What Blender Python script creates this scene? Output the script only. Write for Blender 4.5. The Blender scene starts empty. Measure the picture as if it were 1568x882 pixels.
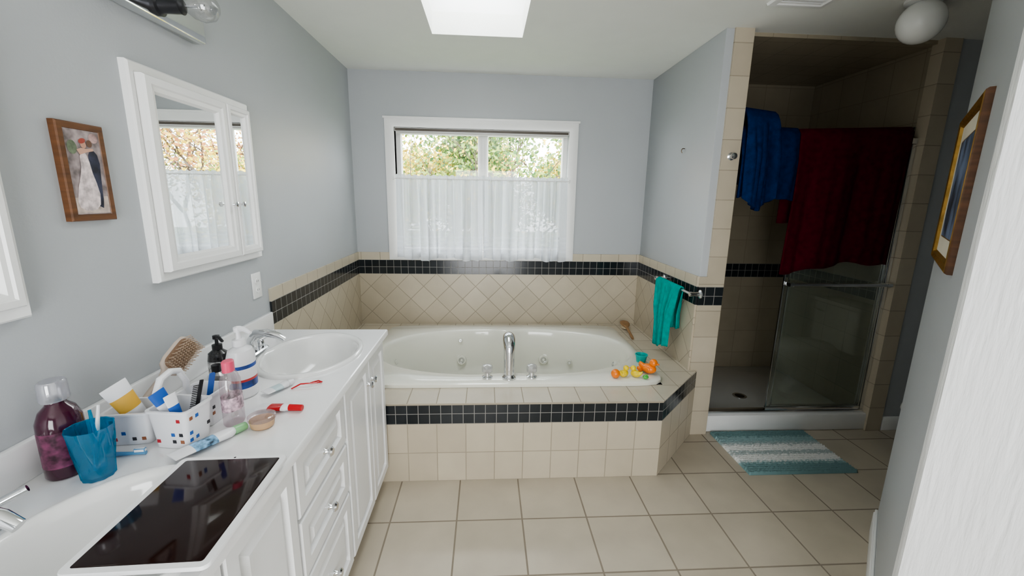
import bpy, bmesh, math, random
from mathutils import Vector, Matrix, noise
random.seed(7)
pi=math.pi
H=2.44; XL=-1.05; YB=3.525; XR=1.304; XM=3.0; ZD=.452; ZC=.86
try: bpy.context.scene.view_settings.look='AgX - Medium High Contrast'
except Exception as e: print('look',e)
# ---------------------------------------------------------------- materials
def nm(name):
    m=bpy.data.materials.new(name); m.use_nodes=True
    nt=m.node_tree; return m,nt,nt.nodes,nt.links,nt.nodes.get('Principled BSDF')
def P(name,col,rough=.5,metal=0,var=.04,scale=8,bump=0,bscale=60,trans=0,coat=0,sheen=0,spec=None,stretch=None,ior=None):
    m,nt,N,L,b=nm(name)
    b.inputs['Roughness'].default_value=rough; b.inputs['Metallic'].default_value=metal
    b.inputs['Transmission Weight'].default_value=trans
    b.inputs['Coat Weight'].default_value=coat; b.inputs['Sheen Weight'].default_value=sheen
    if spec is not None: b.inputs['Specular IOR Level'].default_value=spec
    if ior: b.inputs['IOR'].default_value=ior
    g=N.new('ShaderNodeNewGeometry')
    vec=g.outputs['Position']
    if stretch:
        mp=N.new('ShaderNodeMapping'); mp.inputs['Scale'].default_value=stretch
        L.new(vec,mp.inputs[0]); vec=mp.outputs[0]
    t=N.new('ShaderNodeTexNoise'); t.inputs['Scale'].default_value=scale; L.new(vec,t.inputs['Vector'])
    r=N.new('ShaderNodeValToRGB'); e=r.color_ramp.elements
    e[0].position=.3; e[1].position=.7
    e[0].color=tuple(max(0,c*(1-var)) for c in col)+(1,); e[1].color=tuple(min(1,c*(1+var)) for c in col)+(1,)
    L.new(t.outputs['Fac'],r.inputs[0]); L.new(r.outputs[0],b.inputs['Base Color'])
    if bump:
        t2=N.new('ShaderNodeTexNoise'); t2.inputs['Scale'].default_value=bscale; t2.inputs['Detail'].default_value=4
        L.new(vec,t2.inputs['Vector'])
        bp=N.new('ShaderNodeBump'); bp.inputs['Strength'].default_value=bump; bp.inputs['Distance'].default_value=.01
        L.new(t2.outputs['Fac'],bp.inputs['Height']); L.new(bp.outputs[0],b.inputs['Normal'])
    return m
def tile(name,c1,c2,mort,w,h,ms,u=(1,0,0),v=(0,0,1),off=(0,0),rot=0,rough=.3,bump=.5,var=.07,vs=9):
    m,nt,N,L,b=nm(name)
    g=N.new('ShaderNodeNewGeometry')
    def dot(ax,o):
        d=N.new('ShaderNodeVectorMath'); d.operation='DOT_PRODUCT'; L.new(g.outputs['Position'],d.inputs[0]); d.inputs[1].default_value=ax
        s=N.new('ShaderNodeMath'); s.operation='SUBTRACT'; L.new(d.outputs['Value'],s.inputs[0]); s.inputs[1].default_value=o; return s
    a=dot(u,off[0]); c=dot(v,off[1])
    cb=N.new('ShaderNodeCombineXYZ'); L.new(a.outputs[0],cb.inputs[0]); L.new(c.outputs[0],cb.inputs[1])
    mp=N.new('ShaderNodeMapping'); mp.inputs['Rotation'].default_value=(0,0,rot); L.new(cb.outputs[0],mp.inputs[0])
    k=N.new('ShaderNodeTexBrick'); k.offset=0; k.squash=1
    k.inputs['Scale'].default_value=1; k.inputs['Brick Width'].default_value=w; k.inputs['Row Height'].default_value=h
    k.inputs['Mortar Size'].default_value=ms; k.inputs['Mortar Smooth'].default_value=.2; k.inputs['Bias'].default_value=0
    k.inputs['Color1'].default_value=(*c1,1); k.inputs['Color2'].default_value=(*c2,1); k.inputs['Mortar'].default_value=(*mort,1)
    L.new(mp.outputs[0],k.inputs['Vector'])
    t=N.new('ShaderNodeTexNoise'); t.inputs['Scale'].default_value=vs; t.inputs['Detail'].default_value=6; L.new(g.outputs['Position'],t.inputs['Vector'])
    r=N.new('ShaderNodeValToRGB'); r.color_ramp.elements[0].position=.3; r.color_ramp.elements[1].position=.7
    r.color_ramp.elements[0].color=(1-var,)*3+(1,); r.color_ramp.elements[1].color=(1,1,1,1)
    L.new(t.outputs['Fac'],r.inputs[0])
    mx=N.new('ShaderNodeMix'); mx.data_type='RGBA'; mx.blend_type='MULTIPLY'; mx.inputs[0].default_value=1
    L.new(k.outputs['Color'],mx.inputs[6]); L.new(r.outputs[0],mx.inputs[7]); L.new(mx.outputs[2],b.inputs['Base Color'])
    rr=N.new('ShaderNodeMapRange'); rr.inputs[3].default_value=rough; rr.inputs[4].default_value=.8
    L.new(k.outputs['Fac'],rr.inputs[0]); L.new(rr.outputs[0],b.inputs['Roughness'])
    bp=N.new('ShaderNodeBump'); bp.inputs['Strength'].default_value=bump; bp.inputs['Distance'].default_value=.003; bp.invert=True
    L.new(k.outputs['Fac'],bp.inputs['Height']); L.new(bp.outputs[0],b.inputs['Normal'])
    return m
def glassy(name,tint,gl=.06,diff=0,dcol=(1,1,1),rough=.02):
    m,nt,N,L,b=nm(name); N.remove(b); out=N['Material Output']
    t=N.new('ShaderNodeBsdfTransparent'); t.inputs[0].default_value=(*tint,1)
    g=N.new('ShaderNodeBsdfGlossy'); g.inputs['Roughness'].default_value=rough
    x=N.new('ShaderNodeMixShader'); x.inputs[0].default_value=gl
    src=t
    if diff:
        d=N.new('ShaderNodeBsdfDiffuse'); d.inputs[0].default_value=(*dcol,1)
        y=N.new('ShaderNodeMixShader'); y.inputs[0].default_value=diff; L.new(t.outputs[0],y.inputs[1]); L.new(d.outputs[0],y.inputs[2]); src=y
    L.new(src.outputs[0],x.inputs[1]); L.new(g.outputs[0],x.inputs[2]); L.new(x.outputs[0],out.inputs[0]); return m
def curtain_mat():
    m,nt,N,L,b=nm('sheer_curtain'); N.remove(b); out=N['Material Output']
    g=N.new('ShaderNodeNewGeometry'); s=N.new('ShaderNodeSeparateXYZ'); L.new(g.outputs['Position'],s.inputs[0])
    tr=N.new('ShaderNodeBsdfTransparent'); tl=N.new('ShaderNodeBsdfTranslucent'); df=N.new('ShaderNodeBsdfDiffuse')
    tl.inputs[0].default_value=(.40,.44,.49,1); df.inputs[0].default_value=(.8,.8,.8,1)
    a=N.new('ShaderNodeMixShader'); a.inputs[0].default_value=.62; L.new(tl.outputs[0],a.inputs[1]); L.new(df.outputs[0],a.inputs[2])
    w=N.new('ShaderNodeMath'); w.operation='SINE'; mu=N.new('ShaderNodeMath'); mu.operation='MULTIPLY'; mu.inputs[1].default_value=170
    L.new(s.outputs[2],mu.inputs[0]); L.new(mu.outputs[0],w.inputs[0])
    lt=N.new('ShaderNodeMath'); lt.operation='LESS_THAN'; lt.inputs[1].default_value=1.22; L.new(s.outputs[2],lt.inputs[0])
    gt=N.new('ShaderNodeMath'); gt.operation='GREATER_THAN'; gt.inputs[1].default_value=.2; L.new(w.outputs[0],gt.inputs[0])
    mm=N.new('ShaderNodeMath'); mm.operation='MULTIPLY'; L.new(lt.outputs[0],mm.inputs[0]); L.new(gt.outputs[0],mm.inputs[1])
    mr=N.new('ShaderNodeMapRange'); mr.inputs[3].default_value=.93; mr.inputs[4].default_value=.99; L.new(mm.outputs[0],mr.inputs[0])
    x=N.new('ShaderNodeMixShader'); L.new(mr.outputs[0],x.inputs[0]); L.new(tr.outputs[0],x.inputs[1]); L.new(a.outputs[0],x.inputs[2]); L.new(x.outputs[0],out.inputs[0])
    return m
def leaf(name,c1,c2):
    m,nt,N,L,b=nm(name); b.inputs['Roughness'].default_value=.7
    g=N.new('ShaderNodeNewGeometry'); t=N.new('ShaderNodeTexNoise'); t.inputs['Scale'].default_value=2.5; L.new(g.outputs['Position'],t.inputs['Vector'])
    r=N.new('ShaderNodeValToRGB'); r.color_ramp.elements[0].position=.35; r.color_ramp.elements[1].position=.65
    r.color_ramp.elements[0].color=(*c1,1); r.color_ramp.elements[1].color=(*c2,1)
    L.new(t.outputs['Fac'],r.inputs[0]); L.new(r.outputs[0],b.inputs['Base Color']); return m
def mat_stripes():
    m,nt,N,L,b=nm('bath_mat_chenille'); b.inputs['Roughness'].default_value=.95
    g=N.new('ShaderNodeNewGeometry'); s=N.new('ShaderNodeSeparateXYZ'); L.new(g.outputs['Position'],s.inputs[0])
    mr=N.new('ShaderNodeMapRange'); mr.inputs[1].default_value=2.04; mr.inputs[2].default_value=2.49; L.new(s.outputs[1],mr.inputs[0])
    t=N.new('ShaderNodeTexNoise'); t.inputs['Scale'].default_value=60; L.new(g.outputs['Position'],t.inputs['Vector'])
    ad=N.new('ShaderNodeMath'); ad.operation='MULTIPLY_ADD'; ad.inputs[1].default_value=.18; L.new(t.outputs['Fac'],ad.inputs[0])
    sb=N.new('ShaderNodeMath'); sb.operation='SUBTRACT'; sb.inputs[1].default_value=.09; L.new(mr.outputs[0],sb.inputs[0]); L.new(sb.outputs[0],ad.inputs[2])
    r=N.new('ShaderNodeValToRGB'); cr=r.color_ramp
    teal=(.17,.285,.29,1); lt=(.28,.41,.42,1); w=(.74,.75,.73,1); gy=(.40,.46,.46,1)
    cols=[(.18,teal),(.22,lt),(.28,w),(.38,w),(.42,gy),(.47,gy),(.50,w),(.60,w),(.65,gy),(.72,lt),(.80,lt),(.85,teal)]
    cr.elements[0].position=0; cr.elements[0].color=teal; cr.elements[1].position=1; cr.elements[1].color=teal
    for p,c in cols:
        e=cr.elements.new(p); e.color=c
    L.new(ad.outputs[0],r.inputs[0]); L.new(r.outputs[0],b.inputs['Base Color']); return m

GW=P('wall_grey_paint',(.455,.475,.492),.42,var=.015,scale=2,bump=.05,bscale=120)
CW=P('ceiling_white_paint',(.80,.81,.77),.7,var=.01,bump=.06,bscale=150)
WT=P('white_trim_paint',(.84,.84,.83),.35,var=.01)
WB=P('white_brushed_wall',(.76,.76,.76),.4,var=.02,bump=.5,bscale=60,stretch=(1,1,.12))
CAB=P('white_cabinet_paint',(.84,.845,.85),.3,var=.01)
CTR=P('cultured_marble',(.86,.86,.865),.15,var=.01,scale=5,coat=.3)
POR=P('white_porcelain',(.82,.82,.81),.1,var=.01,coat=.5)
ACR=P('tub_acrylic',(.78,.775,.69),.12,var=.01,coat=.5)
CHR=P('chrome',(.75,.76,.78),.10,1,var=.02)
BLK=P('black_plastic',(.015,.015,.017),.3)
c1=(.545,.482,.375); c2=(.49,.43,.33); mo=(.37,.32,.245)
k1=(.014,.018,.021); k2=(.022,.026,.030); km=(.30,.29,.27)
FT=tile('floor_tile',(.545,.488,.395),(.51,.453,.36),(.27,.23,.18),.313,.313,.0042,(1,0,0),(0,1,0),(.179,1.762),rough=.28,var=.12,vs=6,bump=.3)
TFX=tile('beige_tile_x',c1,c2,mo,.153,.169,.0028,off=(.05,0))
TDK=tile('beige_tile_deck',(.60,.54,.44),(.56,.50,.40),mo,.153,.2,.0028,(1,0,0),(0,1,0),off=(.05,2.06))
TC=tile('beige_tile_cut',c1,c2,mo,.153,.169,.0028,(.684,.729,0),(0,0,1),off=(2.158,0))
TXD=tile('beige_diag_x',c1,c2,mo,.153,.153,.0028,rot=pi/4,off=(.02,.452))
TYD=tile('beige_diag_y',c1,c2,mo,.153,.153,.0028,(0,1,0),rot=pi/4,off=(.02,.452))
TXT=tile('beige_top_x',(.57,.51,.40),c1,mo,.153,.4,.0028,off=(.05,.8))
TYT=tile('beige_top_y',(.57,.51,.40),c1,mo,.153,.4,.0028,(0,1,0),off=(.05,.8))
KX=tile('black_mosaic_x',k1,k2,km,.0585,.058,.0018,off=(0,.881),rough=.15)
KY=tile('black_mosaic_y',k1,k2,km,.0585,.058,.0018,(0,1,0),off=(0,.881),rough=.15)
KFX=tile('black_mosaic_front',k1,k2,km,.0585,.057,.0018,off=(0,.338),rough=.15)
KFC=tile('black_mosaic_cut',k1,k2,km,.0585,.057,.0018,(.684,.729,0),(0,0,1),off=(2.158,.338),rough=.15)
s1=(.385,.335,.25); s2=(.355,.31,.23); sm=(.27,.235,.18)  # beige tile darkened, shade inside the shower put into the colour
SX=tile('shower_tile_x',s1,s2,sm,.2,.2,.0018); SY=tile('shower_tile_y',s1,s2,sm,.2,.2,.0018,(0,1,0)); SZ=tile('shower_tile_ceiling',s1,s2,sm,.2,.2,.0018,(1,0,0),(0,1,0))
TJ=tile('jamb_tile',c1,c2,mo,.4,.169,.0028,off=(1.2,0))
WG=glassy('window_glass',(.97,.98,.98),.04)
SG=glassy('shower_glass',(.965,.98,.965),.06,diff=.055,dcol=(.5,.56,.48))  # pale diffuse part stands in for haze and reflection on the glass
CG=glassy('clear_glass',(.9,.9,.9),.15)
MIR=P('mirror_silver',(.86,.88,.88),.01,1,var=0)
CUR=curtain_mat()
MAR=P('maroon_terry',(.115,.004,.016),.95,var=.2,scale=30,bump=.7,bscale=350,spec=.1)
BLU=P('blue_terry',(.003,.028,.12),.95,var=.25,scale=30,bump=.7,bscale=350,spec=.1)
TEA=P('teal_terry',(.0,.38,.34),.95,var=.15,scale=30,bump=.7,bscale=350,spec=.1)
WOOD=P('brown_wood',(.13,.055,.022),.45,var=.3,scale=12,stretch=(1,1,6))
GOLD=P('gold_frame',(.42,.25,.07),.35,.8,var=.25,scale=30)
# ---------------------------------------------------------------- builder
class B:
    def __init__(s,name): s.bm=bmesh.new(); s.name=name; s.mats=[]; s.mx=Matrix()
    def mi(s,m):
        if m not in s.mats: s.mats.append(m)
        return s.mats.index(m)
    def V(s,c): return s.bm.verts.new(s.mx@Vector(c))
    def F(s,vs,m):
        try: f=s.bm.faces.new(vs); f.material_index=s.mi(m); f.smooth=True; return f
        except ValueError: return None
    def poly(s,pts,m): return s.F([s.V(p) for p in pts],m)
    def box(s,a,b,m,bev=0,seg=2):
        x0,y0,z0=a; x1,y1,z1=b
        v=[s.V(c) for c in [(x0,y0,z0),(x1,y0,z0),(x1,y1,z0),(x0,y1,z0),(x0,y0,z1),(x1,y0,z1),(x1,y1,z1),(x0,y1,z1)]]
        fs=[s.F([v[i] for i in q],m) for q in [(3,2,1,0),(4,5,6,7),(0,1,5,4),(1,2,6,5),(2,3,7,6),(3,0,4,7)]]
        if bev:
            es=list({e for f in fs for e in f.edges})
            bmesh.ops.bevel(s.bm,geom=es,offset=bev,segments=seg,profile=.5,affect='EDGES')
    def rings(s,R,m,c0=False,c1=False,closed=True):
        VR=[[s.V(p) for p in r] for r in R]; n=len(VR[0])
        for k in range(len(VR)-1):
            mm=m[k] if isinstance(m,list) else m
            for i in range(n if closed else n-1):
                j=(i+1)%n; s.F([VR[k][i],VR[k][j],VR[k+1][j],VR[k+1][i]],mm)
        m0=m[0] if isinstance(m,list) else m; m1=m[-1] if isinstance(m,list) else m
        if c0: s.F(VR[0][::-1],m0)
        if c1: s.F(VR[-1],m1)
    def lathe(s,prof,m,c=(0,0,0),n=28,sx=1,sy=1):
        R=[[(c[0]+max(p[0],.0003)*sx*math.cos(2*pi*i/n),c[1]+max(p[0],.0003)*sy*math.sin(2*pi*i/n),c[2]+p[1]) for i in range(n)] for p in prof]
        if isinstance(prof[0],tuple) and len(prof[0])>2: m=[p[2] for p in prof[:-1]]
        s.rings(R,m,True,True)
    def tube(s,pts,r,m,n=12,flat=1):
        pts=[Vector(p) for p in pts]; R=[]; up=None
        for i,p in enumerate(pts):
            d=(pts[min(i+1,len(pts)-1)]-pts[max(i-1,0)]).normalized()
            if up is None:
                up=Vector((0,0,1)) if abs(d.z)<.9 else Vector((1,0,0))
            a=(up-d*up.dot(d)).normalized(); b=d.cross(a); up=a
            rr=r[i] if isinstance(r,(list,tuple)) else r
            R.append([tuple(p+a*rr*math.cos(2*pi*k/n)+b*rr*flat*math.sin(2*pi*k/n)) for k in range(n)])
        s.rings(R,m,True,True)
    def sphere(s,c,r,m,n=20,sc=(1,1,1)):
        k=n//2
        s.rings([[(c[0]+sc[0]*r*math.sin(max(.01,min(pi-.01,pi*j/k)))*math.cos(2*pi*i/n),c[1]+sc[1]*r*math.sin(max(.01,min(pi-.01,pi*j/k)))*math.sin(2*pi*i/n),c[2]-sc[2]*r*math.cos(pi*j/k)) for i in range(n)] for j in range(k+1)],m,True,True)
    def frame(s,o,u,v,nrm,w,h,prof,m,fill=None):
        o,u,v,nrm=map(Vector,(o,u,v,nrm)); R=[]
        for ins,hh in prof:
            R.append([tuple(o+u*a+v*b+nrm*hh) for a,b in [(ins,ins),(w-ins,ins),(w-ins,h-ins),(ins,h-ins)]])
        s.rings(R,m)
        if fill: s.poly(R[-1],fill)
    def done(s,ang=38,smooth=True,loc=None):
        bmesh.ops.recalc_face_normals(s.bm,faces=s.bm.faces)
        me=bpy.data.meshes.new(s.name); s.bm.to_mesh(me); s.bm.free()
        for m in s.mats: me.materials.append(m)
        if smooth: me.set_sharp_from_angle(angle=math.radians(ang))
        ob=bpy.data.objects.new(s.name,me); bpy.context.scene.collection.objects.link(ob); return ob
def orient(p0,p1,up=(0,0,1)):
    p0=Vector(p0); x=(Vector(p1)-p0).normalized(); z=Vector(up); z=(z-x*z.dot(x)).normalized(); y=z.cross(x)
    return Matrix(((x.x,y.x,z.x,p0.x),(x.y,y.y,z.y,p0.y),(x.z,y.z,z.z,p0.z),(0,0,0,1)))
def rrect(w,d,r,z,c=(0,0),n=5):
    pts=[]
    for qx,qy,a0 in [(1,1,0),(-1,1,pi/2),(-1,-1,pi),(1,-1,3*pi/2)]:
        for i in range(n+1):
            a=a0+pi/2*i/n; pts.append((c[0]+qx*(w/2-r)+r*math.cos(a),c[1]+qy*(d/2-r)+r*math.sin(a),z))
    return pts
# ---------------------------------------------------------------- shell
b=B('floor'); b.box((-1.25,-1.7,-.1),(XM+.15,3.7,0),FT); b.done()
sx0,sx1,sy0,sy1=-.322,.207,1.58,2.755
b=B('ceiling')
b.box((-1.25,-1.7,H),(sx0,3.7,H+.12),CW); b.box((sx1,-1.7,H),(XM+.15,3.7,H+.12),CW)
b.box((sx0,-1.7,H),(sx1,sy0,H+.12),CW); b.box((sx0,sy1,H),(sx1,3.7,H+.12),CW); b.done()
b=B('skylight')
t=.02
b.box((sx0-t,sy0-t,H+.12),(sx0,sy1+t,H+.30),WT); b.box((sx1,sy0-t,H+.12),(sx1+t,sy1+t,H+.30),WT)
b.box((sx0-t,sy0-t,H+.12),(sx1+t,sy0,H+.30),WT); b.box((sx0-t,sy1,H+.12),(sx1+t,sy1+t,H+.30),WT)
for q in [((sx0-.03,sy0-.03,H+.30),(sx0+.02,sy1+.03,H+.34)),((sx1-.02,sy0-.03,H+.30),(sx1+.03,sy1+.03,H+.34)),((sx0+.02,sy0-.03,H+.30),(sx1-.02,sy0+.02,H+.34)),((sx0+.02,sy1-.02,H+.30),(sx1-.02,sy1+.03,H+.34))]: b.box(*q,WT)
b.box((sx0+.02,sy0+.02,H+.315),(sx1-.02,sy1-.02,H+.321),WG); b.done()
b=B('wall_left'); b.box((XL-.15,-1.6,0),(XL,YB+.15,H),GW); b.done()
wx0,wx1,wz0,wz1=-.72,.655,1.05,2.035
b=B('wall_back')
b.box((XL,YB,0),(wx0,YB+.15,H),GW); b.box((wx1,YB,0),(XM+.1,YB+.15,H),GW)
b.box((wx0,YB,0),(wx1,YB+.15,wz0),GW); b.box((wx0,YB,wz1),(wx1,YB+.15,H),GW); b.done()
b=B('wall_partition'); b.box((XR,2.486,0),(1.447,YB,H),GW,.004); b.done()
b=B('wall_shower_right'); b.box((2.62,2.5,0),(XM,YB,H),GW); b.done()
b=B('wall_right_far'); b.box((XM,1.61,0),(XM+.15,YB,H),GW); b.done()
E=(1.82,1.61); K=(1.12,.91)
b=B('wall_right')
pl=[E,K,(1.44,.47),(1.50,.42),(1.50,-1.6),(XM,-1.6),(XM,1.61)]
b.rings([[(x,y,0) for x,y in pl],[(x,y,H) for x,y in pl]],GW,True,True); b.done()
b=B('wall_entry_side')
pl=[(1.145,.933),(1.105,.905),(1.098,.885),(1.40,.40),(1.41,-1.59),(1.49,-1.59),(1.49,.42)]
b.rings([[(x,y,0) for x,y in pl],[(x,y,H) for x,y in pl]],WB,True,True); b.done()
b=B('wall_rear')
DX0,DX1,DZ=-.62,.62,2.05  # unseen opening, added in the rear wall to let in fill light
b.box((XL,-1.75,0),(DX0,-1.6,H),GW); b.box((DX1,-1.75,0),(1.45,-1.6,H),GW); b.box((DX0,-1.75,DZ),(DX1,-1.6,H),GW); b.done()
b=B('baseboard_right')
b.mx=orient((1.826,1.616,0),(K[0]+.01,K[1]+.01,0)); L=math.hypot(.70,.70)-.03
b.box((0,-.014,0),(L,0,.105),WT,.004); b.box((0,-.010,.105),(L,0,.12),WT,.003)
b.done()
b=B('baseboard_shower'); b.box((2.70,2.486,0),(XM,2.5,.10),WT,.004); b.done()
# wainscot tile
b=B('tile_wainscot')
zs=[(ZD,.881,TXD,TYD),(.881,.998,KX,KY),(.998,1.06,TXT,TYT)]
for z0,z1,mx_,my_ in zs:
    b.box((XL+.01,YB-.01,z0),(XR-.01,YB,z1),mx_)
    b.box((XL,2.07,z0),(XL+.01,YB,z1),my_)
    b.box((XR-.01,2.486,z0),(XR,YB,z1),my_)
b.done()
b=B('tile_jamb')
b.box((1.350,2.474,1.06),(1.458,2.486,H),TJ); b.box((1.304,2.474,.998),(1.458,2.486,1.06),TJ)
b.box((1.304,2.474,.881),(1.458,2.486,.998),KX); b.box((1.304,2.474,0),(1.458,2.486,.881),TJ)
b.box((1.447,2.486,0),(1.458,2.53,H),TJ)
b.box((2.585,2.486,0),(2.69,2.5,H),TJ); b.box((2.585,2.5,0),(2.62,2.56,H),TJ); b.done()
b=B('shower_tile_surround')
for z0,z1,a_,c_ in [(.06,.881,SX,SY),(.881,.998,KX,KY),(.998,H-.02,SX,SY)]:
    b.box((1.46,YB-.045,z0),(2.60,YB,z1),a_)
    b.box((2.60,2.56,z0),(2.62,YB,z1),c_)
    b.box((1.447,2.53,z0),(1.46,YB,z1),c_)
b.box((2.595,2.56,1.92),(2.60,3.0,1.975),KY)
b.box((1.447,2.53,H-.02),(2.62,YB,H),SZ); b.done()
# ---------------------------------------------------------------- window
b=B('window_1')
pr=[(-.0,0),(0,.018),(.01,.022),(.055,.016),(.07,.010),(.07,-.12)]
b.frame((-.79,YB,1.0),(1,0,0),(0,0,1),(0,-1,0),1.515,1.105,pr,WT)
b.box((-.80,YB-.028,2.095),(.735,YB,2.112),WT,.003)
yy=YB+.06
for a,c in [(wx0+.0,-.03),(-.03,wx1)]:
    b.frame((a,yy,wz0),(1,0,0),(0,0,1),(0,-1,0),c-a,wz1-wz0,[(0,-.04),(0,.0),(.035,0),(.042,-.012),(.042,-.04)],WT)
    b.box((a+.035,yy+.02,wz0+.035),(c-.035,yy+.025,wz1-.035),WG)
b.box((-.055,yy-.02,wz0),(-.005,yy+.02,wz1),WT,.004)
b.box((wx0+.002,YB+.0,wz1-.03),(wx1-.002,YB+.035,wz1-.002),P('shade_headrail',(.12,.105,.09),.5),.004)
b.box((wx0+.01,YB+.005,wz1-.045),(wx1-.01,YB+.022,wz1-.03),P('shade_fabric',(.5,.48,.45),.6),.004)
b.done()
# curtains
def curtain(x0,x1,seed):
    b=B('cafe_curtain'); rnd=random.Random(seed); NU=260; NV=30
    ph=[rnd.random()*6 for _ in range(4)]
    rows=[]
    for j in range(NV+1):
        v=j/NV; row=[]
        for i in range(NU+1):
            s=i/NU
            zt=1.675+.005*math.sin(s*90); zb=1.012+.012*math.sin(s*11+ph[0])+.006*math.sin(s*31)
            z=zt+(zb-zt)*v
            amp=.6+.6*(.5+.5*math.sin(s*13+ph[3]))
            w=amp*math.sin(s*66+ph[1]+2.2*math.sin(s*8+ph[2])+.4*v)+.8*math.sin(s*27+ph[3]+v)+.25*math.sin(s*150)*(1-v)
            g=1-.7*math.exp(-((z-1.648)/.012)**2)
            x=x0+(x1-x0)*s+.012*math.cos(s*64+ph[1])*v
            row.append((x,YB-.058-.021*w*g*(.5+.5*min(1,v*4)),z))
        rows.append(row)
    b.rings(rows,CUR,closed=False); o=b.done(180); return o
curtain(-.712,-.028,3); curtain(-.034,.650,8)
b=B('curtain_rod'); b.tube([(-.72,YB-.058,1.648),(.655,YB-.058,1.648)],.005,WT)
for x in (-.725,.66): b.box((x-.008,YB-.065,1.638),(x+.008,YB-.015,1.658),WT,.002)
b.done()
# ---------------------------------------------------------------- tub platform
b=B('tub_platform')
P0=(XL,2.06);P1=(.96,2.06);P2=(1.36,2.486)
def vq(p,q,z0,z1,m): b.poly([(*p,z0),(*q,z0),(*q,z1),(*p,z1)],m)
vq(P0,P1,0,.338,TFX); vq(P0,P1,.338,ZD,KFX); vq(P1,P2,0,.338,TC); vq(P1,P2,.338,ZD,KFC)
hx0,hx1,hy0,hy1=-.75,1.04,2.27,3.35
for pts in [[(XL,2.06),(hx0,2.06),(hx0,YB),(XL,YB)],[(hx0,2.06),(.96,2.06),(hx1,2.145),(hx1,hy0),(hx0,hy0)],[(hx0,hy1),(hx1,hy1),(hx1,YB),(hx0,YB)],[(hx1,2.145),(1.36,2.486),(XR,2.486),(XR,YB),(hx1,YB)]]:
    b.poly([(x,y,ZD) for x,y in pts],TDK)
b.tube([(XL,2.064,ZD-.004),(.958,2.064,ZD-.004),(1.352,2.484,ZD-.004)],.006,TDK,8)
b.done()
b=B('bathtub')
cx,cy=.145,2.815; N=144
def sup(th,a,bb,n):
    c,s=math.cos(th),math.sin(th); r=(abs(c/a)**n+abs(s/bb)**n)**(-1/n); return r*c,r*s
def op(th,k,dent=1):
    x,y=sup(th,.865*k,.455*k,2.35)
    y*=1-.07*dent*math.exp(-(x/.16)**2) if y<0 else 1-.06*dent*math.exp(-((x-.02)/.10)**2)
    return x,y
def ring(f,z): return [(cx+f(2*pi*i/N)[0],cy+f(2*pi*i/N)[1],z) for i in range(N)]
R=[ring(lambda t:sup(t,.915,.565,14),ZD+.001),ring(lambda t:sup(t,.915,.565,14),.472),ring(lambda t:sup(t,.905,.555,14),.480)]
R.append(ring(lambda t:op(t,1.015),.482)); R.append(ring(lambda t:op(t,1.0),.480))
for k,z,dn in [(.985,.470,1),(.975,.45,1.1),(.955,.38,1.4),(.93,.30,1.8),(.90,.22,2),(.85,.14,1.6),(.76,.10,1),(.6,.085,.5),(.3,.08,0),(.02,.078,0)]:
    R.append(ring(lambda t:op(t,k,dn),z))
b.rings(R,ACR,False,True)
for x,y,z,r,nrm in [(-.19,3.185,.25,.036,(0,-1,.25)),(.46,3.185,.25,.036,(0,-1,.25)),(-.20,3.225,.40,.018,(0,-1,.2)),(.66,3.13,.25,.02,(-.2,-1,.2)),(-.66,2.95,.33,.03,(1,-.3,.3)),(.935,2.85,.34,.03,(-1,0,.3))]:
    b.mx=orient((x,y,z),Vector((x,y,z))+Vector(nrm))@Matrix.Rotation(pi/2,4,'Y')
    b.lathe([(r,-.03),(r,.008),(r*.85,.014),(r*.6,.012),(r*.55,.002),(r*.3,.002),(r*.25,.016),(0,.018)],ACR,n=20)
    b.lathe([(r*.66,.008),(r*.64,.0155),(r*.52,.0155),(r*.50,.004)],CHR,n=20)
b.mx=Matrix(); b.done(50)
# tub faucet
b=B('tub_faucet'); fx,fy=.136,2.315; z=.482
b.lathe([(.040,0),(.040,.008),(.034,.014),(.028,.03)],CHR,(fx,fy,z))
pts=[];rr=[]
for i in range(19):
    t=i/18
    if t<.45: pts.append((fx,fy-.0+.012*t,z+.01+.33*t)); rr.append(.030+.004*t)
    else:
        a=(t-.45)/.55*pi*.66; pts.append((fx,fy+.006+.066*(1-math.cos(a)),z+.1585+.055*math.sin(a)*1.05)); rr.append(.032+.006*math.sin(a))
b.tube(pts,rr,CHR,20)
AK=glassy('acrylic_knob',(.8,.8,.8),.35,diff=.35,dcol=(.75,.75,.75))
for dx in (-.126,.134):
    c=(fx+dx,2.325,z); b.lathe([(.030,0),(.030,.006),(.018,.012),(.016,.03)],CHR,c)
    b.lathe([(.018,.03),(.030,.036),(.032,.060),(.028,.074),(.014,.080),(0,.081)],AK,c,n=8)
b.done(30)
# ---------------------------------------------------------------- vanity
b=B('bathroom_vanity')
VY0,VY1=.2,2.045; XF=-.527
b.box((XF-.02,VY0,.09),(XF,VY1,.832),CAB); b.box((XL,VY0,.09),(XF,VY0+.02,.832),CAB); b.box((XL,VY1-.02,.09),(XF,VY1,.832),CAB)
b.box((XL+.02,VY0+.02,0),(XF-.06,VY1-.02,.10),CAB)
def door(y0,y1,z0,z1,knob=None):
    b.frame((XF,y0,z0),(0,1,0),(0,0,1),(1,0,0),y1-y0,z1-z0,[(0,0),(0,.014),(.004,.018),(.042,.018),(.050,.006),(.056,.006),(.078,.017)],CAB,CAB)
    if knob:
        b.mx=Matrix.Translation((XF+.017,*knob))@Matrix.Rotation(pi/2,4,'Y')
        b.lathe([(.010,0),(.008,.003),(.006,.012),(.015,.018),(.016,.023),(.011,.028),(0,.029)],CHR,n=18); b.mx=Matrix()
door(1.775,2.035,.11,.815,(1.80,.71)); door(1.455,1.765,.11,.815,(1.742,.71))
for z0,z1 in [(.625,.815),(.425,.612),(.11,.412)]: door(1.05,1.44,z0,z1,(1.245,(z0+z1)/2-.01))
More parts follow.
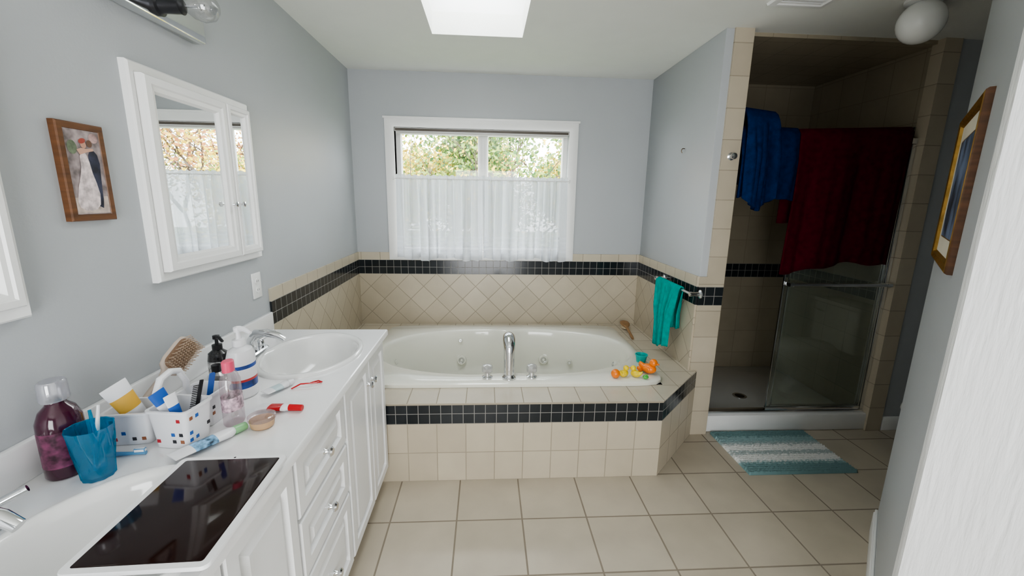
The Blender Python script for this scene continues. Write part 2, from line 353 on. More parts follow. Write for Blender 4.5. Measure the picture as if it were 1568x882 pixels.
door(.735,1.035,.11,.815,(.76,.71)); door(.42,.725,.11,.815,(.70,.71))
XE=-.487
def cell(y0,y1,cx,cy,a,bb):
    x0,x1=XL,XE-.006
    an=sorted([2*pi*i/72 for i in range(72)]+[math.atan2(y-cy,x-cx)%(2*pi) for x in (x0,x1) for y in (y0,y1)])
    o=[];n=[]
    for th in an:
        c,s=math.cos(th),math.sin(th)
        tx=((x1-cx)/c if c>0 else (x0-cx)/c) if abs(c)>1e-9 else 1e9
        ty=((y1-cy)/s if s>0 else (y0-cy)/s) if abs(s)>1e-9 else 1e9
        tt=min(tx,ty); o.append((cx+tt*c,cy+tt*s,ZC)); r=1/math.sqrt((c/a)**2+(s/bb)**2); n.append((cx+r*c,cy+r*s,ZC))
    b.rings([o,n,[(p[0],p[1],ZC-.03) for p in n]],CTR)
SK=[(-.72,.70),(-.72,1.715)]
cell(.42,.98,*SK[0],.175,.235); cell(1.43,2.0,*SK[1],.175,.235)
for a,c in [(VY0-.01,.42),(.98,1.43),(2.0,VY1+.008)]: b.poly([(XL,a,ZC),(XE-.006,a,ZC),(XE-.006,c,ZC),(XL,c,ZC)],CTR)
prof=[(-.006,0),(-.002,-.002),(0,-.006),(0,-.026),(-.006,-.03),(-.04,-.03)]
R=[]
for y in (VY0-.01,VY1+.008): R.append([(XE+p[0],y,ZC+p[1]) for p in prof])
b.rings(R,CTR,closed=False)
b.box((XL,VY1+.0,ZC-.03),(XE-.008,VY1+.008,ZC-.0005),CTR)
b.box((XL,VY0,ZC-.001),(XL+.02,VY1+.01,ZC+.09),CTR,.005)
b.done(30)
for (cx_,cy_) in SK:
    b=B('bathroom_sink')
    pr=[(1.04,.000),(1.03,.008),(.99,.013),(.94,.012),(.90,.002),(.87,-.018),(.80,-.065),(.65,-.115),(.4,-.14),(.12,-.147)]
    b.rings([[(cx_+.19*k*math.cos(2*pi*i/64),cy_+.25*k*math.sin(2*pi*i/64),ZC+z) for i in range(64)] for k,z in pr],POR,False,False)
    b.lathe([(.024,-.149),(.024,-.144),(.018,-.142),(0,-.144)],CHR,(cx_,cy_,ZC)); b.done(60)
    b=B('sink_faucet'); X=-.955; Y=cy_
    b.rings([rrect(.055,.16,.025,ZC+z,(X+.005,Y)) if s==0 else rrect(.045,.15,.021,ZC+z,(X+.005,Y)) for z,s in [(0,0),(.012,0),(.018,1)]],CHR,True,True)
    b.tube([(X,Y,ZC+.015),(X,Y,ZC+.06),(X+.02,Y,ZC+.088),(X+.06,Y,ZC+.093),(X+.105,Y,ZC+.080),(X+.130,Y,ZC+.062)],[.020,.020,.019,.016,.014,.012],CHR,16)
    for dy in (-.055,.055):
        b.lathe([(.019,.015),(.019,.03),(.015,.042),(.006,.046)],CHR,(X,Y+dy,ZC))
        b.tube([(X,Y+dy,ZC+.042),(X+.02,Y+dy*1.3,ZC+.055),(X+.05,Y+dy*1.75,ZC+.068)],[.010,.009,.007],CHR,12)
    b.done(30)
# ---------------------------------------------------------------- medicine cabinets
def medcab(y0,y1,split,kn=True):
    b=B('medicine_cabinet')
    z0,z1=1.225,1.88
    b.frame((XL,y0,z0),(0,1,0),(0,0,1),(1,0,0),y1-y0,z1-z0,[(0,0),(0,.018),(.005,.024),(.024,.020),(.030,.016)],WT,WT)
    def d(a,c,w):
        b.frame((XL+.016,a,z0+.03),(0,1,0),(0,0,1),(1,0,0),c-a,z1-z0-.06,[(0,0),(0,.022),(.004,.028),(w*.5,.029),(w*.6,.024),(w*.85,.022),(w,.012)],WT,MIR)
    d(y0+.03,split-.003,.050); d(split+.003,y1-.025,.036)
    for y in (split-.03,split+.022):
        b.mx=Matrix.Translation((XL+.044,y,z0+.24))@Matrix.Rotation(pi/2,4,'Y')
        b.lathe([(.005,0),(.004,.008),(.010,.013),(.010,.018),(0,.021)],CHR,n=16); b.mx=Matrix()
    b.done(30)
medcab(1.378,2.005,1.815); medcab(.35,.995,.535)
# ---------------------------------------------------------------- vanity light
b=B('vanity_light_bar'); SKT=P('lamp_socket',(.05,.05,.055),.3,.6)
b.box((XL,.95,2.025),(XL+.045,1.735,2.10),CHR,.008)
for y in (1.12,1.50):
    b.mx=Matrix.Translation((XL+.045,y,2.062))@Matrix.Rotation(pi/2,4,'Y')
    b.lathe([(.03,0),(.03,.012),(.022,.016),(.022,.07),(.024,.075),(.02,.078)],SKT,n=20)
    b.lathe([(.014,.07),(.018,.09),(.034,.11),(.042,.135),(.038,.16),(.022,.176),(0,.18)],CG,n=24)
    b.tube([(0,0,.08),(0,0,.12),(.008,0,.13),(-.008,0,.14)],.003,CHR,6); b.mx=Matrix()
b.done()
# dance picture
b=B('dance_painting'); o=Vector((XL,1.138,1.43)); w,h=.132,.245
b.frame(o,(0,1,0),(0,0,1),(1,0,0),w,h,[(0,0),(0,.014),(.003,.017),(.016,.017),(.017,.015)],WOOD,P('canvas_backdrop',(.30,.25,.25),.6,var=.6,scale=35))
def blob(pts,m,d): b.poly([(XL+.0155+d,o.y+p[0]*w,o.z+p[1]*h) for p in pts],m)
blob([(.14,.08),(.86,.08),(.86,.26),(.14,.24)],P('canvas_floor',(.46,.38,.34),.6,var=.4,scale=40),.0002)
def ell(cx_,cy_,rx,ry,n=16,rot=0): return [(cx_+rx*math.cos(2*pi*a/n)*math.cos(rot)-ry*math.sin(2*pi*a/n)*math.sin(rot),cy_+rx*math.cos(2*pi*a/n)*math.sin(rot)+ry*math.sin(2*pi*a/n)*math.cos(rot)) for a in range(n)]
blob(ell(.26,.75,.10,.07),P('canvas_green',(.16,.2,.13),.6,var=.5,scale=50),.0002)
blob(ell(.74,.86,.10,.05),P('canvas_pink',(.42,.28,.27),.6,var=.5,scale=50),.0002)
blob([(.64,.15),(.72,.13),(.75,.22),(.76,.35),(.78,.48),(.80,.60),(.77,.69),(.71,.73),(.63,.74),(.57,.68),(.56,.55),(.60,.4),(.62,.27)],P('canvas_suit',(.03,.033,.06),.6,var=.5,scale=50),.0004)
blob([(.18,.20),(.22,.14),(.32,.11),(.45,.105),(.57,.12),(.66,.17),(.69,.28),(.65,.40),(.60,.5),(.57,.62),(.52,.70),(.43,.71),(.38,.66),(.38,.56),(.32,.45),(.24,.34)],P('canvas_dress',(.66,.57,.57),.6,var=.35,scale=60),.0006)
blob([(.34,.73),(.40,.68),(.55,.71),(.70,.73),(.69,.755),(.55,.745),(.44,.75)],P('canvas_skin',(.6,.36,.27),.6),.0007)
blob(ell(.50,.785,.06,.038),P('canvas_face',(.55,.3,.22),.6),.0008); blob(ell(.48,.822,.075,.026,rot=.15),P('canvas_hat_red',(.36,.07,.05),.6),.0010); blob(ell(.63,.80,.06,.038),P('canvas_hair',(.16,.09,.06),.6),.0009)
b.done()
# outlet
b=B('wall_outlet'); y=1.967; z=1.098
b.box((XL,y-.036,z-.058),(XL+.006,y+.036,z+.058),WT,.002)
for dz in (-.02,.02):
    b.rings([[(XL+.006+t,y+.016*math.cos(a*pi/10)*q,z+dz+.014*math.sin(a*pi/10)*q) for a in range(20)] for t,q in [(0,1),(.003,1),(.003,.9)]],WT,False,True)
    for dy in (-.006,.006): b.box((XL+.009,y+dy-.001,z+dz-.004),(XL+.0094,y+dy+.001,z+dz+.005),BLK)
b.done()
# ---------------------------------------------------------------- shower
b=B('shower_pan')
b.box((1.458,2.50,0),(2.60,2.61,.12),POR,.012); b.box((1.46,2.60,0),(2.60,YB-.045,.06),POR,.004)
b.rings([[(1.94+r*math.cos(a*pi/16),2.90+r*math.sin(a*pi/16),z) for a in range(32)] for r,z in [(.05,.060),(.05,.064),(.042,.065),(.03,.063)]],CHR,False,False)
b.lathe([(.042,.0),(.03,.002),(0,.002)],P('drain_grate',(.1,.09,.08),.4,.8),(1.94,2.90,.0625)); b.done()
b=B('shower_door')
b.box((1.459,2.525,1.87),(2.584,2.575,1.905),CHR,.004); b.box((1.459,2.525,.12),(2.584,2.575,.138),CHR,.003)
b.box((2.555,2.53,.138),(2.584,2.57,1.87),CHR,.003); b.box((1.459,2.54,.138),(1.472,2.56,1.87),CHR,.003)
for x0,x1,y in [(1.88,2.55,2.535),(1.93,2.553,2.558)]:
    b.box((x0+.006,y-.003,.16),(x1-.006,y+.003,1.85),SG)
    b.box((x0,y-.008,.14),(x1,y+.008,.165),CHR,.002); b.box((x0,y-.008,1.84),(x1,y+.008,1.868),CHR,.002)
    for x in (x0,x1-.010): b.box((x,y-.006,.165),(x+.008,y+.006,1.84),CHR,.002)
b.tube([(1.885,2.485,1.012),(2.56,2.485,1.012)],.012,CHR)
for x in (1.90,2.54): b.box((x-.012,2.475,1.0),(x+.012,2.53,1.024),CHR,.003)
b.done()
def drape(name,p0,p1,n,lf,lb,mat,amp=.012,nf=3,seed=1,shrink=0,R=.02,thick=.008,skew=0,hem=.03):
    rnd=random.Random(seed); ph=[rnd.random()*6.28 for _ in range(5)]
    p0,p1,n=Vector(p0),Vector(p1),Vector(n); NU=70
    path=[(-1,1-k/14) for k in range(15)]+[('a',k/8) for k in range(1,8)]+[(1,k/30) for k in range(31)]
    b=B(name); rows=[]
    for side,t in path:
        row=[]
        for i in range(NU+1):
            s=i/NU
            if side=='a': off=-R*math.cos(pi*t); dz=R*math.sin(pi*t); hf=0
            else:
                hf=t; ln=(lf if side==1 else lb)*(1+hem*math.sin(s*5+ph[0])+.012*math.sin(s*17+ph[1]))
                wv=math.sin(s*nf*2*pi+ph[2]+.8*t)+.4*math.sin(s*nf*4.3*pi+ph[3]-t)+.25*math.sin(s*nf*9*pi+ph[4]+2*t)
                off=side*(R+amp*(.25+.75*min(1,t*2.5))*(1.3+wv)); dz=-ln*t
            ss=.5+(s-.5)*(1-shrink*min(1,hf*1.6))+skew*hf
            p=p0.lerp(p1,ss)+n*off+Vector((0,0,dz)); row.append(tuple(p))
        rows.append(row)
    b.rings(rows,mat,closed=False); o=b.done(180)
    m=o.modifiers.new('thick','SOLIDIFY'); m.thickness=thick; m.offset=0
    return o
drape('maroon_towel',(1.835,2.55,1.905),(2.535,2.55,1.935),(0,-1,0),.80,.5,MAR,.012,2.2,4,-.0,R=.032,skew=-.02)
drape('blue_towel',(1.475,2.55,1.91),(1.825,2.55,1.905),(0,-1,0),.37,.3,BLU,.018,1.3,9,.0,R=.034,thick=.014)
drape('blue_towel',(1.475,2.55,1.955),(1.66,2.55,1.935),(0,-1,0),.44,.2,BLU,.024,1.1,23,.0,R=.085,thick=.024,skew=.06,hem=.09)
# teal hand towel + bar
b=B('towel_bar')
b.tube([(1.235,2.42,.962),(1.235,2.97,.962)],.008,CHR)
for y in (2.43,2.96):
    b.mx=Matrix.Translation((1.294,y,.962))@Matrix.Rotation(-pi/2,4,'Y')
    b.lathe([(.026,0),(.026,.006),(.014,.012),(.011,.05),(.014,.055),(.014,.07),(0,.072)],CHR,n=20); b.mx=Matrix()
b.done()
drape('teal_hand_towel',(1.235,2.56,.965),(1.235,2.91,.965),(-1,0,0),.43,.30,TEA,.014,2.4,5,.42,R=.014,thick=.008,hem=.05)
b=B('robe_hook'); b.mx=Matrix.Translation((1.405,2.474,1.767))@Matrix.Rotation(pi/2,4,'X')
b.lathe([(.022,0),(.022,.004),(.012,.008),(.010,.02),(.018,.028),(.018,.036),(.006,.04)],CHR,n=20)
b.mx=Matrix(); b.done()
b=B('wall_hook'); b.tube([(1.304,2.86,1.85),(1.290,2.86,1.85),(1.284,2.86,1.842),(1.284,2.86,1.83),(1.290,2.86,1.822)],.0028,P('hook_bronze',(.12,.09,.06),.4,.7),8); b.done()
# ---------------------------------------------------------------- bath mat
b=B('bath_mat'); NX,NY=130,88
x0,x1,y0,y1=1.49,2.14,2.045,2.485; rows=[]
for j in range(NY+1):
    row=[]
    for i in range(NX+1):
        x=x0+(x1-x0)*i/NX; y=y0+(y1-y0)*j/NY
        ed=(i in(0,NX) or j in (0,NY))
        z=.001 if ed else .010+.012*abs(math.sin(j*pi/4))*(.4+.6*random.random())
        row.append((x+(0 if ed else random.uniform(-.0012,.0012)),y,z))
    rows.append(row)
b.rings(rows,mat_stripes(),closed=False); b.done(60)
# ---------------------------------------------------------------- toilet
b=B('toilet'); tx,ty=2.54,1.97
def er(cx,ax,ay,z): return [(cx+ax*math.cos(2*pi*i/40),ty+ay*math.sin(2*pi*i/40),z) for i in range(40)]
b.rings([er(tx+.06,.18,.10,0),er(tx+.06,.18,.10,.03),er(tx+.07,.15,.09,.12),er(tx+.04,.18,.12,.24),er(tx+.01,.22,.165,.32),er(tx,.235,.18,.365),er(tx,.235,.18,.38)],POR,True,True)
b.rings([er(tx,.238,.187,.381),er(tx,.242,.19,.39),er(tx,.238,.187,.403),er(tx,.22,.17,.417),er(tx,.1,.08,.425)],POR,True,True)
b.box((2.77,ty-.22,.38),(2.985,ty+.22,.72),POR,.02); b.box((2.76,ty-.23,.72),(2.99,ty+.23,.755),POR,.01)
b.tube([(2.77,ty-.15,.66),(2.745,ty-.15,.66),(2.745,ty-.09,.655)],.007,CHR,8); b.done()
# ---------------------------------------------------------------- ceiling globe, vent
b=B('ceiling_globe_light'); c=(2.01,2.07)
b.lathe([(.075,H),(.075,H-.012),(.05,H-.02)],WT,(*c,0))
b.sphere((c[0],c[1],H-.098),.092,P('opal_globe',(.88,.88,.86),.12,coat=.4),32); b.done()
b=B('exhaust_fan_grille'); gx,gy=1.47,2.05
b.frame((gx-.14,gy-.14,H),(1,0,0),(0,1,0),(0,0,-1),.28,.28,[(0,0),(.004,.012),(.03,.016),(.04,.010),(.04,.004)],WT,P('grille_dark',(.25,.24,.22),.6))
for i in range(8):
    y=gy-.095+i*.027; b.box((gx-.10,y-.005,H-.012),(gx+.10,y+.005,H-.005),WT)
b.sphere((gx,gy,H-.014),.02,WT,14,(1,1,.5)); b.done()
# ---------------------------------------------------------------- framed picture on the diagonal wall
b=B('framed_picture'); q=.70711
o=Vector((1.745,1.535,1.315))
b.frame(o,(-q,-q,0),(0,0,1),(-q,q,0),.60,.50,[(0,0),(0,.012),(.004,.018),(.010,.020),(.020,.015),(.025,.017),(.030,.010),(.031,.008)],[WOOD,WOOD,GOLD,GOLD,GOLD,GOLD,GOLD],P('picture_mat',(.62,.58,.48),.7))
b.frame(o+Vector((-q,-q,0))*.09+Vector((0,0,.085)),(-q,-q,0),(0,0,1),(-q,q,0),.42,.33,[(0,.0085),(.004,.009)],GOLD,P('picture_sea',(.10,.13,.20),.5,var=.8,scale=9))
b.done()
# ---------------------------------------------------------------- countertop things
b=B('tablet'); b.mx=orient((-.594,.636,ZC+.0135),(-.604,.966,ZC+.0135))
TW=P('tablet_white_body',(.82,.82,.83),.25); TS=P('tablet_screen',(.016,.006,.005),.07,spec=.3)
l,w=.328,.242
b.rings([[(p[0]+l/2,p[1],z) for p in rrect(l-2*i,w-2*i,.014-i*.5,0)] for z,i in [(0,.002),(.001,0),(.007,0),(.0085,.001)]],[TW]*3,True,True)
b.rings([[(p[0]+l/2,p[1],.0087) for p in rrect(l-.026,w-.028,.005,0)],[(p[0]+l/2,p[1],.0090) for p in rrect(l-.028,w-.030,.005,0)]],TS,False,True)
b.lathe([(.0025,.0085),(.0025,.0089),(0,.0089)],BLK,(l-.0065,0,0),n=10); b.done()
# mouthwash
b=B('mouthwash_bottle'); pm=P('mouthwash_purple',(.05,.008,.025),.12,coat=.5); lb=P('mouthwash_label',(.14,.035,.08),.4,var=.7,scale=60)
cp=glassy('clear_cap',(.75,.75,.78),.2,diff=.4,dcol=(.6,.6,.65))
b.lathe([(0,0,pm),(.040,0,pm),(.044,.006,pm),(.044,.03,lb),(.044,.115,pm),(.043,.135,pm),(.034,.158,pm),(.020,.172,pm),(.018,.180,cp),(.026,.180,cp),(.028,.184,cp),(.027,.222,cp),(.024,.227,cp),(0,.227)],pm,(-.976,.950,ZC+.001),sx=.85); b.done()
b=B('teal_tumbler'); tm=glassy('teal_plastic',(.10,.66,.86),.10,diff=.28,dcol=(.0,.28,.45))
n=40
def tr(r,z): return [(-.895+(r+.0012*math.cos(a*10*2*pi/n+z*70))*math.cos(2*pi*a/n),.930+(r+.0012*math.cos(a*10*2*pi/n+z*70))*math.sin(2*pi*a/n),ZC+.001+z) for a in range(n)]
b.rings([tr(.030,0)]+[tr(.030+.013*k/12,.125*k/12) for k in range(1,13)]+[tr(.040,.124)]+[tr(.027,.006)],tm,True,True)
tb=P('toothbrush_white',(.75,.76,.78),.3)
b.tube([(-.905,.935,ZC+.01),(-.895,.945,ZC+.10),(-.890,.955,ZC+.165)],[.004,.005,.003],tb,8)
b.tube([(-.885,.920,ZC+.01),(-.895,.940,ZC+.10),(-.907,.950,ZC+.155)],[.004,.005,.003],tm,8)
b.done()
BW=P('basket_white_plastic',(.80,.80,.82),.35); sq=[P('square_red',(.42,.03,.04),.4),P('square_blue',(.03,.12,.4),.4),P('square_black',(.03,.03,.035),.4),P('square_brown',(.3,.12,.06),.4)]
b=B('toiletry_caddy')
def basket(cx,cy,w,d,h,rot):
    b.mx=Matrix.Translation((cx,cy,ZC+.001))@Matrix.Rotation(rot,4,'Z')
    f=1.2
    b.rings([rrect(w/f,d/f,.012,0),rrect(w,d,.014,h),rrect(w+.008,d+.008,.016,h),rrect(w+.008,d+.008,.016,h+.005),rrect(w-.006,d-.006,.012,h+.005),rrect(w/f-.006,d/f-.006,.01,.004)],BW,True,True)
    rnd=random.Random(int(cx*1000))
    for side in range(4):
        ww,dd=(w,d) if side%2==0 else (d,w)
        for r_ in range(4):
            zz=h*(.2+.2*r_); k=1/f+(1-1/f)*zz/h
            for c_ in range(4):
                if rnd.random()<.6: continue
                u=(c_-1.5)*ww*.2; s_=.0045
                mm=b.mx; b.mx=mm@Matrix.Rotation(side*pi/2,4,'Z')
                b.box((u-s_,-dd/2*k-.0012,zz-s_),(u+s_,-dd/2*k+.002,zz+s_),sq[rnd.randrange(4)]); b.mx=mm
    b.mx=Matrix()
basket(-.925,1.095,.11,.095,.085,.1); basket(-.80,1.075,.105,.095,.10,-.12); basket(-.812,1.185,.10,.10,.09,-.05)
b.tube([(-.862,1.08,ZC+.05),(-.862,1.085,ZC+.13),(-.862,1.105,ZC+.160),(-.86,1.14,ZC+.168),(-.86,1.17,ZC+.158),(-.86,1.19,ZC+.12),(-.86,1.195,ZC+.05)],.009,BW,12)
b.done(30)
def sq_tube(name,p0,p1,r,body,cap,band=None,up=(0,0,1),capf=.18,thin=.6):
    b=B(name); b.mx=orient(p0,p1,up); L=(Vector(p1)-Vector(p0)).length
    def er(x,a,c,n=20): return [(x,a*math.cos(2*pi*i/n),c*math.sin(2*pi*i/n)) for i in range(n)]
    band=band or body
    b.rings([er(0,r*1.25,.0015),er(L*.05,r*1.25,.002),er(L*.25,r*1.15,r*thin*.55),er(L*.55,r*1.05,r*thin*.85),er(L*(.92-capf),r,r*thin),er(L*(1-capf),r*.5,r*.5),er(L*(1-capf),r*.62,r*.6),er(L*.99,r*.58,r*.55),er(L,r*.5,r*.48)],[body,body,band,body,body,cap,cap,cap],True,True)
    return b.done(40)
tw=P('tube_white',(.80,.80,.82),.3); tbl=P('tube_blue',(.03,.12,.45),.3); tgr=P('tube_green',(.25,.5,.25),.3); tlb=P('tube_printed',(.18,.35,.6),.35,var=.9,scale=70)
red=P('cap_red',(.5,.01,.015),.25); yel=P('tube_yellow',(.75,.45,.08),.35); org=P('orange_plastic',(.85,.22,.02),.3)
sq_tube('toothpaste_tube',(-.765,.975,ZC+.013),(-.668,1.125,ZC+.013),.020,tw,tgr,tlb)
sq_tube('sunscreen_tube',(-.945,1.06,ZC+.165),(-.915,1.10,ZC+.03),.024,tw,yel,yel,up=(1,-.5,0))
sq_tube('cream_tube',(-.835,1.05,ZC+.15),(-.80,1.08,ZC+.02),.016,tbl,tw,tw,up=(1,-.4,0))
sq_tube('cream_tube',(-.80,1.045,ZC+.145),(-.785,1.06,ZC+.02),.012,tw,tbl,tbl,up=(1,-.4,0))
sq_tube('cream_tube',(-.72,1.33,ZC+.012),(-.668,1.42,ZC+.012),.017,tw,tw,P('tube_teal',(.5,.62,.65),.3))
sq_tube('lotion_tube',(-.69,1.235,ZC+.012),(-.556,1.225,ZC+.012),.017,tw,red,red,capf=.3)
b=B('black_comb'); b.mx=orient((-.79,1.085,ZC+.02),(-.765,1.11,ZC+.160),(1,-.3,0)); b.box((0,-.012,-.002),(.14,-.002,.002),BLK,.001)
for i in range(22): b.box((.02+i*.005,-.002,-.001),(.022+i*.005,.014,.001),BLK)
b.done()
b=B('nail_file'); b.mx=orient((-.80,1.17,ZC+.02),(-.775,1.18,ZC+.15),(1,-.3,0)); b.rings([[(x+.065,y_,zz) for x,y_,z_ in rrect(.13,.018,.006,zz)] for zz in (-.001,.001)],tbl,True,True); b.done()
b=B('toothbrush'); b.mx=orient((-.95,1.000,ZC+.006),(-.86,1.01,ZC+.006)); lbm=P('brush_blue',(.12,.3,.5),.3)
b.tube([(-.02,0,0),(.03,0,.001),(.07,.0,0),(.10,0,0)],[.005,.006,.004,.005],lbm,10); b.box((.075,-.005,.003),(.10,.005,.013),tw,.002); b.done()
b=B('lotion_pump_bottle'); c=(-.79,1.345,ZC+.001)
lab=P('label_blue',(.02,.06,.25),.35,var=.5,scale=40); lr=P('label_red',(.5,.04,.04),.35)
b.lathe([(0,0,tw),(.044,0,tw),(.048,.005,tw),(.048,.035,lab),(.048,.058,lr),(.048,.066,tw),(.048,.10,lab),(.048,.112,tw),(.048,.135,tw),(.041,.156,tw),(.018,.168,tw),(.018,.170,tw),(.022,.170,tw),(.022,.190,tw),(.010,.192,tw),(.008,.215,tw),(.014,.216,tw),(.014,.230,tw),(0,.232)],tw,c,sx=.8)
b.tube([(c[0],c[1],c[2]+.224),(c[0]+.025,c[1]-.01,c[2]+.227),(c[0]+.05,c[1]-.02,c[2]+.216)],[.010,.008,.005],tw,10); b.done(30)
b=B('soap_dispenser'); c=(-.945,1.48,ZC+.001); ds=P('soap_amber_dark',(.03,.03,.032),.15,var=.9,scale=70,coat=.4)
lab2=P('soap_label',(.45,.45,.45),.4,var=.7,scale=90)
b.lathe([(0,0,ds),(.032,0,ds),(.034,.004,ds),(.034,.02,lab2),(.034,.07,ds),(.030,.095,ds),(.014,.108,ds),(.016,.108,BLK),(.016,.125,BLK),(.006,.127,BLK),(.005,.145,BLK),(.011,.146,BLK),(.011,.158,BLK),(0,.160)],ds,c)
b.tube([(c[0],c[1],c[2]+.152),(c[0]+.02,c[1]-.015,c[2]+.154),(c[0]+.036,c[1]-.026,c[2]+.145)],[.008,.006,.005],BLK,8); b.done(30)
b=B('perfume_bottle'); c=(-.90,1.39,ZC+.001)
b.lathe([(0,0,CG),(.024,0,CG),(.026,.004,CG),(.026,.05,CG),(.012,.062,BLK),(.014,.062,BLK),(.014,.085,BLK),(0,.086)],CG,c); b.done(30)
b=B('micellar_water_bottle'); c=(-.722,1.165,ZC+.001); cb=glassy('clear_pink_pet',(.88,.84,.86),.12,diff=.12,dcol=(.8,.7,.72)); pk=P('cap_pink',(.72,.09,.17),.3); pl=P('pink_label',(.50,.36,.42),.4,var=.7,scale=90)
b.lathe([(0,0,cb),(.030,0,cb),(.033,.005,cb),(.033,.045,pl),(.033,.085,cb),(.032,.13,cb),(.024,.15,cb),(.017,.157,pk),(.019,.157,pk),(.019,.185,pk),(.016,.188,pk),(0,.188)],cb,c,sx=.75); b.done(30)
b=B('cream_jar'); c=(-.632,1.14,ZC+.001); tan=P('jar_cream_tan',(.55,.36,.21),.4)
b.lathe([(0,0,tan),(.026,0,tan),(.030,.004,tan),(.033,.022,cb),(.036,.024,cb),(.036,.034,cb),(.033,.036,cb),(0,.036)],tan,c); b.done(30)
# hair brush : bristles facing the room
b=B('hair_brush'); hb=P('brush_cushion_tan',(.22,.14,.09),.6); wbk=P('brush_body',(.50,.42,.36),.4); br_=P('brush_bristle',(.50,.38,.28),.5,var=.3,scale=200)
b.mx=orient((-.975,1.255,ZC+.098),(-.960,1.38,ZC+.178),(.9,-.35,.1))
def ov(x,a,c,zc=0,n=20): return [(x,a*math.copysign(abs(math.cos(2*pi*i/n))**.7,math.cos(2*pi*i/n)),zc+c*math.sin(2*pi*i/n)) for i in range(n)]
b.rings([ov(-.125,.008,.008),ov(-.05,.010,.009),ov(-.0,.009,.008),ov(.02,.016,.008),ov(.03,.032,.009),(ov(.05,.038,.010)),ov(.11,.038,.010),ov(.135,.033,.009),ov(.145,.02,.005)],wbk,True,True)
def pad(k,z): return [(.085+p[0],p[1],z) for p in rrect(.108*k,.064*k,.022*k,0)]
b.rings([pad(1,.008),pad(.95,.013),pad(.6,.016),pad(.1,.017)],hb,False,True)
for i in range(13):
    for j in range(-4,5):
        x=-.048+i*.008; y=j*.0068+(.003 if i%2 else 0)
        if abs(x)<.05 and abs(y)<.03: b.tube([(.085+x,y,.012),(.085+x*1.08,y*1.12,.036)],[.0012,.0017],br_,5)
b.mx=Matrix(); b.done()
b=B('hair_tie'); b.tube([(-.655,1.375,ZC+.004),(-.635,1.40,ZC+.010),(-.61,1.40,ZC+.012),(-.585,1.41,ZC+.010),(-.575,1.43,ZC+.004),(-.59,1.44,ZC+.004),(-.61,1.42,ZC+.005)],.0025,red,8); b.done()
# ---------------------------------------------------------------- tub toys & brush
b=B('stacking_cup'); tc=P('teal_cup_plastic',(.02,.45,.42),.3)
c=(1.012,2.56,.4815)
b.lathe([(0,0),(.030,0),(.038,.045),(.041,.045),(.041,.05),(.035,.05),(.028,.004),(0,.004)],tc,c); b.done(30)
b=B('toy_ball'); b.sphere((.765,2.305,.4815+.027),.027,org,20); b.done()
def duck(name,c,s,m,ang):
    b=B(name); b.mx=Matrix.Translation(c)@Matrix.Rotation(ang,4,'Z')@Matrix.Scale(s,4)
    b.sphere((0,0,.30),.36,m,20,(1.25,.9,.82)); b.sphere((.25,0,.72),.24,m,18); b.sphere((.48,0,.68),.1,org,12,(1.3,1,.5))
    b.tube([(-.30,0,.35),(-.48,0,.48),(-.58,0,.62)],[.2,.12,.03],m,12)
    for s_ in (-1,1): b.sphere((-.05,s_*.30,.34),.18,m,12,(1.3,.4,.8)); b.sphere((.40,s_*.13,.78),.035,BLK,8)
    b.mx=Matrix(); b.done(60)
ye=P('duck_yellow',(.80,.60,.03),.3)
duck('rubber_duck',(.820,2.32,.482),.07,ye,.6); duck('rubber_duck',(.890,2.315,.482),.07,ye,2.4); duck('rubber_duck',(.99,2.37,.482),.10,org,-.7)
duck('rubber_duck',(.95,2.40,.482),.06,org,1.2)
b=B('toy_frog'); gm=P('toy_green',(.1,.45,.08),.35); b.sphere((.94,2.285,.482+.012),.015,gm,14,(1.2,1,.8)); b.sphere((.935,2.278,.482+.026),.006,gm,8); b.sphere((.945,2.278,.482+.026),.006,gm,8); b.done()
b=B('bath_brush'); bwd=P('brush_wood_light',(.30,.17,.08),.45,var=.2,scale=30)
b.mx=orient((1.135,3.07,ZD+.012),(1.17,3.42,ZD+.055))
b.rings([ov(0,.008,.006),ov(.03,.011,.008),(ov(.15,.009,.008)),ov(.22,.012,.009),ov(.25,.030,.010),ov(.29,.040,.011),ov(.33,.034,.010),ov(.35,.010,.005)],bwd,True,True)
b.rings([[(.29+.042*k*math.cos(2*pi*i/24),.030*k*math.sin(2*pi*i/24),-z) for i in range(24)] for k,z in [(1,.006),(1.05,.03),(.9,.034)]],P('bristle',(.6,.5,.35),.8,var=.3,scale=200),False,True)
b.mx=Matrix(); b.done()
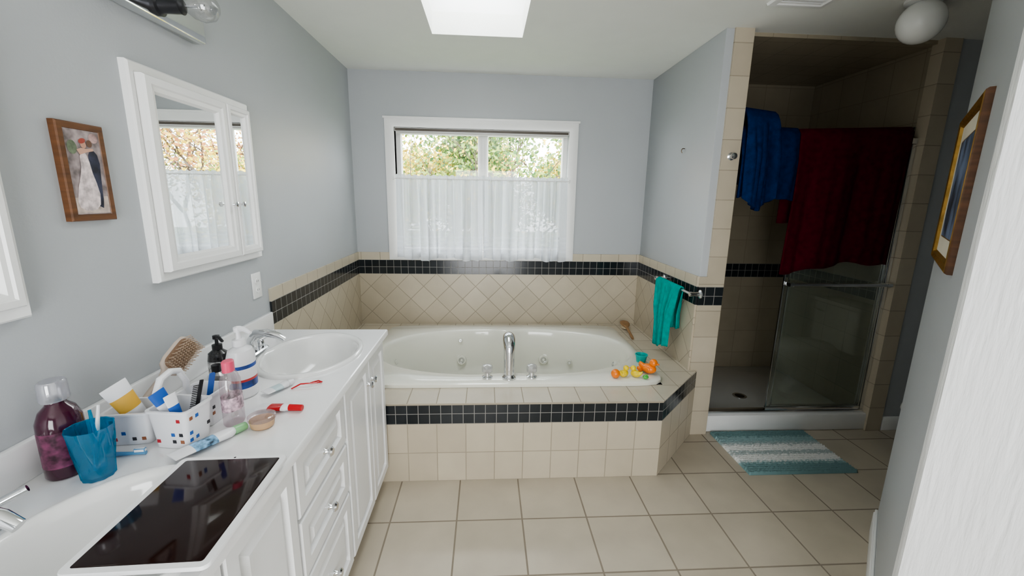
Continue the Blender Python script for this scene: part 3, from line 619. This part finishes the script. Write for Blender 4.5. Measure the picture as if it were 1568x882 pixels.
# ---------------------------------------------------------------- outside
G=B('lawn'); G.box((-40,4.5,-3.2),(40,60,-3.0),P('grass',(.10,.14,.05),.9,var=.4,scale=1)); G.done()
bark=P('bark',(.11,.085,.065),.9,var=.3,scale=6)
def tree(x,y,h,lm,nl,seed,ls=.11,name='autumn_tree',sig=.30):
    rnd=random.Random(seed); b=B(name); tips=[]
    def br(p,d,L,r,dep):
        pts=[p]; 
        for k in range(4):
            d=(d+Vector((rnd.uniform(-.22,.22),rnd.uniform(-.22,.22),rnd.uniform(-.05,.15)))).normalized(); pts.append(pts[-1]+d*L/4)
        b.tube(pts,[r*(1-.15*k) for k in range(5)],bark,5)
        if dep>=2: tips.extend(pts[1:])
        if dep<4:
            for k in range(3 if dep else 6):
                q=pts[rnd.choice([2,3,4])]; nd=(d*.7+Vector((rnd.uniform(-1,1),rnd.uniform(-1,1),rnd.uniform(-.2,.8)))).normalized()
                br(q,nd,L*rnd.uniform(.5,.7),r*.5,dep+1)
    br(Vector((x,y,-3.0)),Vector((0,0,1)),h*.5,.13,0)
    for _ in range(nl):
        t=rnd.choice(tips)+Vector([rnd.gauss(0,sig) for _ in range(3)]); s=ls*rnd.uniform(.5,1.2)
        u=Vector([rnd.uniform(-1,1) for _ in range(3)]).normalized(); v=u.orthogonal().normalized()
        b.poly([t,t+u*s*.5+v*s*.35,t+u*s,t+u*s*.5-v*s*.35],lm[rnd.randrange(len(lm))])
    b.done(180)
lg=leaf('leaf_green',(.12,.20,.03),(.24,.31,.07)); ly=leaf('leaf_yellow',(.52,.38,.03),(.66,.50,.08)); lo=leaf('leaf_rust',(.36,.14,.05),(.48,.24,.10)); ld=leaf('leaf_pine',(.04,.11,.03),(.09,.18,.05))
tree(-3.6,12,7.4,[lo,lg],5000,1,.13); tree(-1.9,11,7.0,[ly,lg,lg,lg],3200,2,.12); tree(-.3,15,6.9,[ly,ly,lg],7000,3,.15)
tree(1.2,13,8.0,[ld,lg],8000,4,.14,'pine_tree'); tree(2.8,11.5,6.6,[ly,ly,lg],8000,5,.14); tree(4.7,13,7.6,[lo,ly],6000,6,.14)
tree(-6.5,13,8,[lo,ly,lo],6000,7,.14); tree(7.2,14,8,[ly,lg],5000,8,.14); tree(-10,15,9,[lo,lo,lg],7000,9,.15); tree(-1.2,20,7.0,[lg,ly,lg],7000,10,.2); tree(4.0,20,7.6,[lg,ly],7000,11,.2); tree(-5,20,7.6,[lg,ly],7000,12,.2)
tree(1.4,24,7.0,[lo,ly],7000,13,.22)
# ---------------------------------------------------------------- light
w=bpy.data.worlds.new('World'); bpy.context.scene.world=w; w.use_nodes=True
bg=w.node_tree.nodes['Background']; bg.inputs[0].default_value=(.975,.99,1,1); bg.inputs[1].default_value=11
def portal(n,loc,rot,sx,sy):
    l=bpy.data.lights.new(n,'AREA'); l.shape='RECTANGLE'; l.size=sx; l.size_y=sy; l.cycles.is_portal=True
    o=bpy.data.objects.new(n,l); o.location=loc; o.rotation_euler=rot; bpy.context.scene.collection.objects.link(o)
portal('window_portal',((wx0+wx1)/2,YB+.16,(wz0+wz1)/2),(-pi/2,0,0),wx1-wx0,wz1-wz0)
portal('skylight_portal',((sx0+sx1)/2,(sy0+sy1)/2,H+.35),(0,0,0),sx1-sx0,sy1-sy0)
portal('rear_fill_portal',((DX0+DX1)/2,-1.76,DZ/2),(pi/2,0,0),DX1-DX0,DZ)  # portal for the added fill opening behind the camera
# ---------------------------------------------------------------- camera
cam=bpy.data.cameras.new('camera'); co=bpy.data.objects.new('camera',cam); bpy.context.scene.collection.objects.link(co)
cam.sensor_width=36; cam.lens=650/1568*36; cam.clip_start=.02
r=Vector((.9981,-.0586,.0177)).normalized(); f=Vector((.0611,.9768,-.2057)); f=(f-r*f.dot(r)).normalized(); u=r.cross(f)
co.matrix_world=Matrix(((r.x,u.x,-f.x,0),(r.y,u.y,-f.y,0),(r.z,u.z,-f.z,1.506),(0,0,0,1)))
bpy.context.scene.camera=co
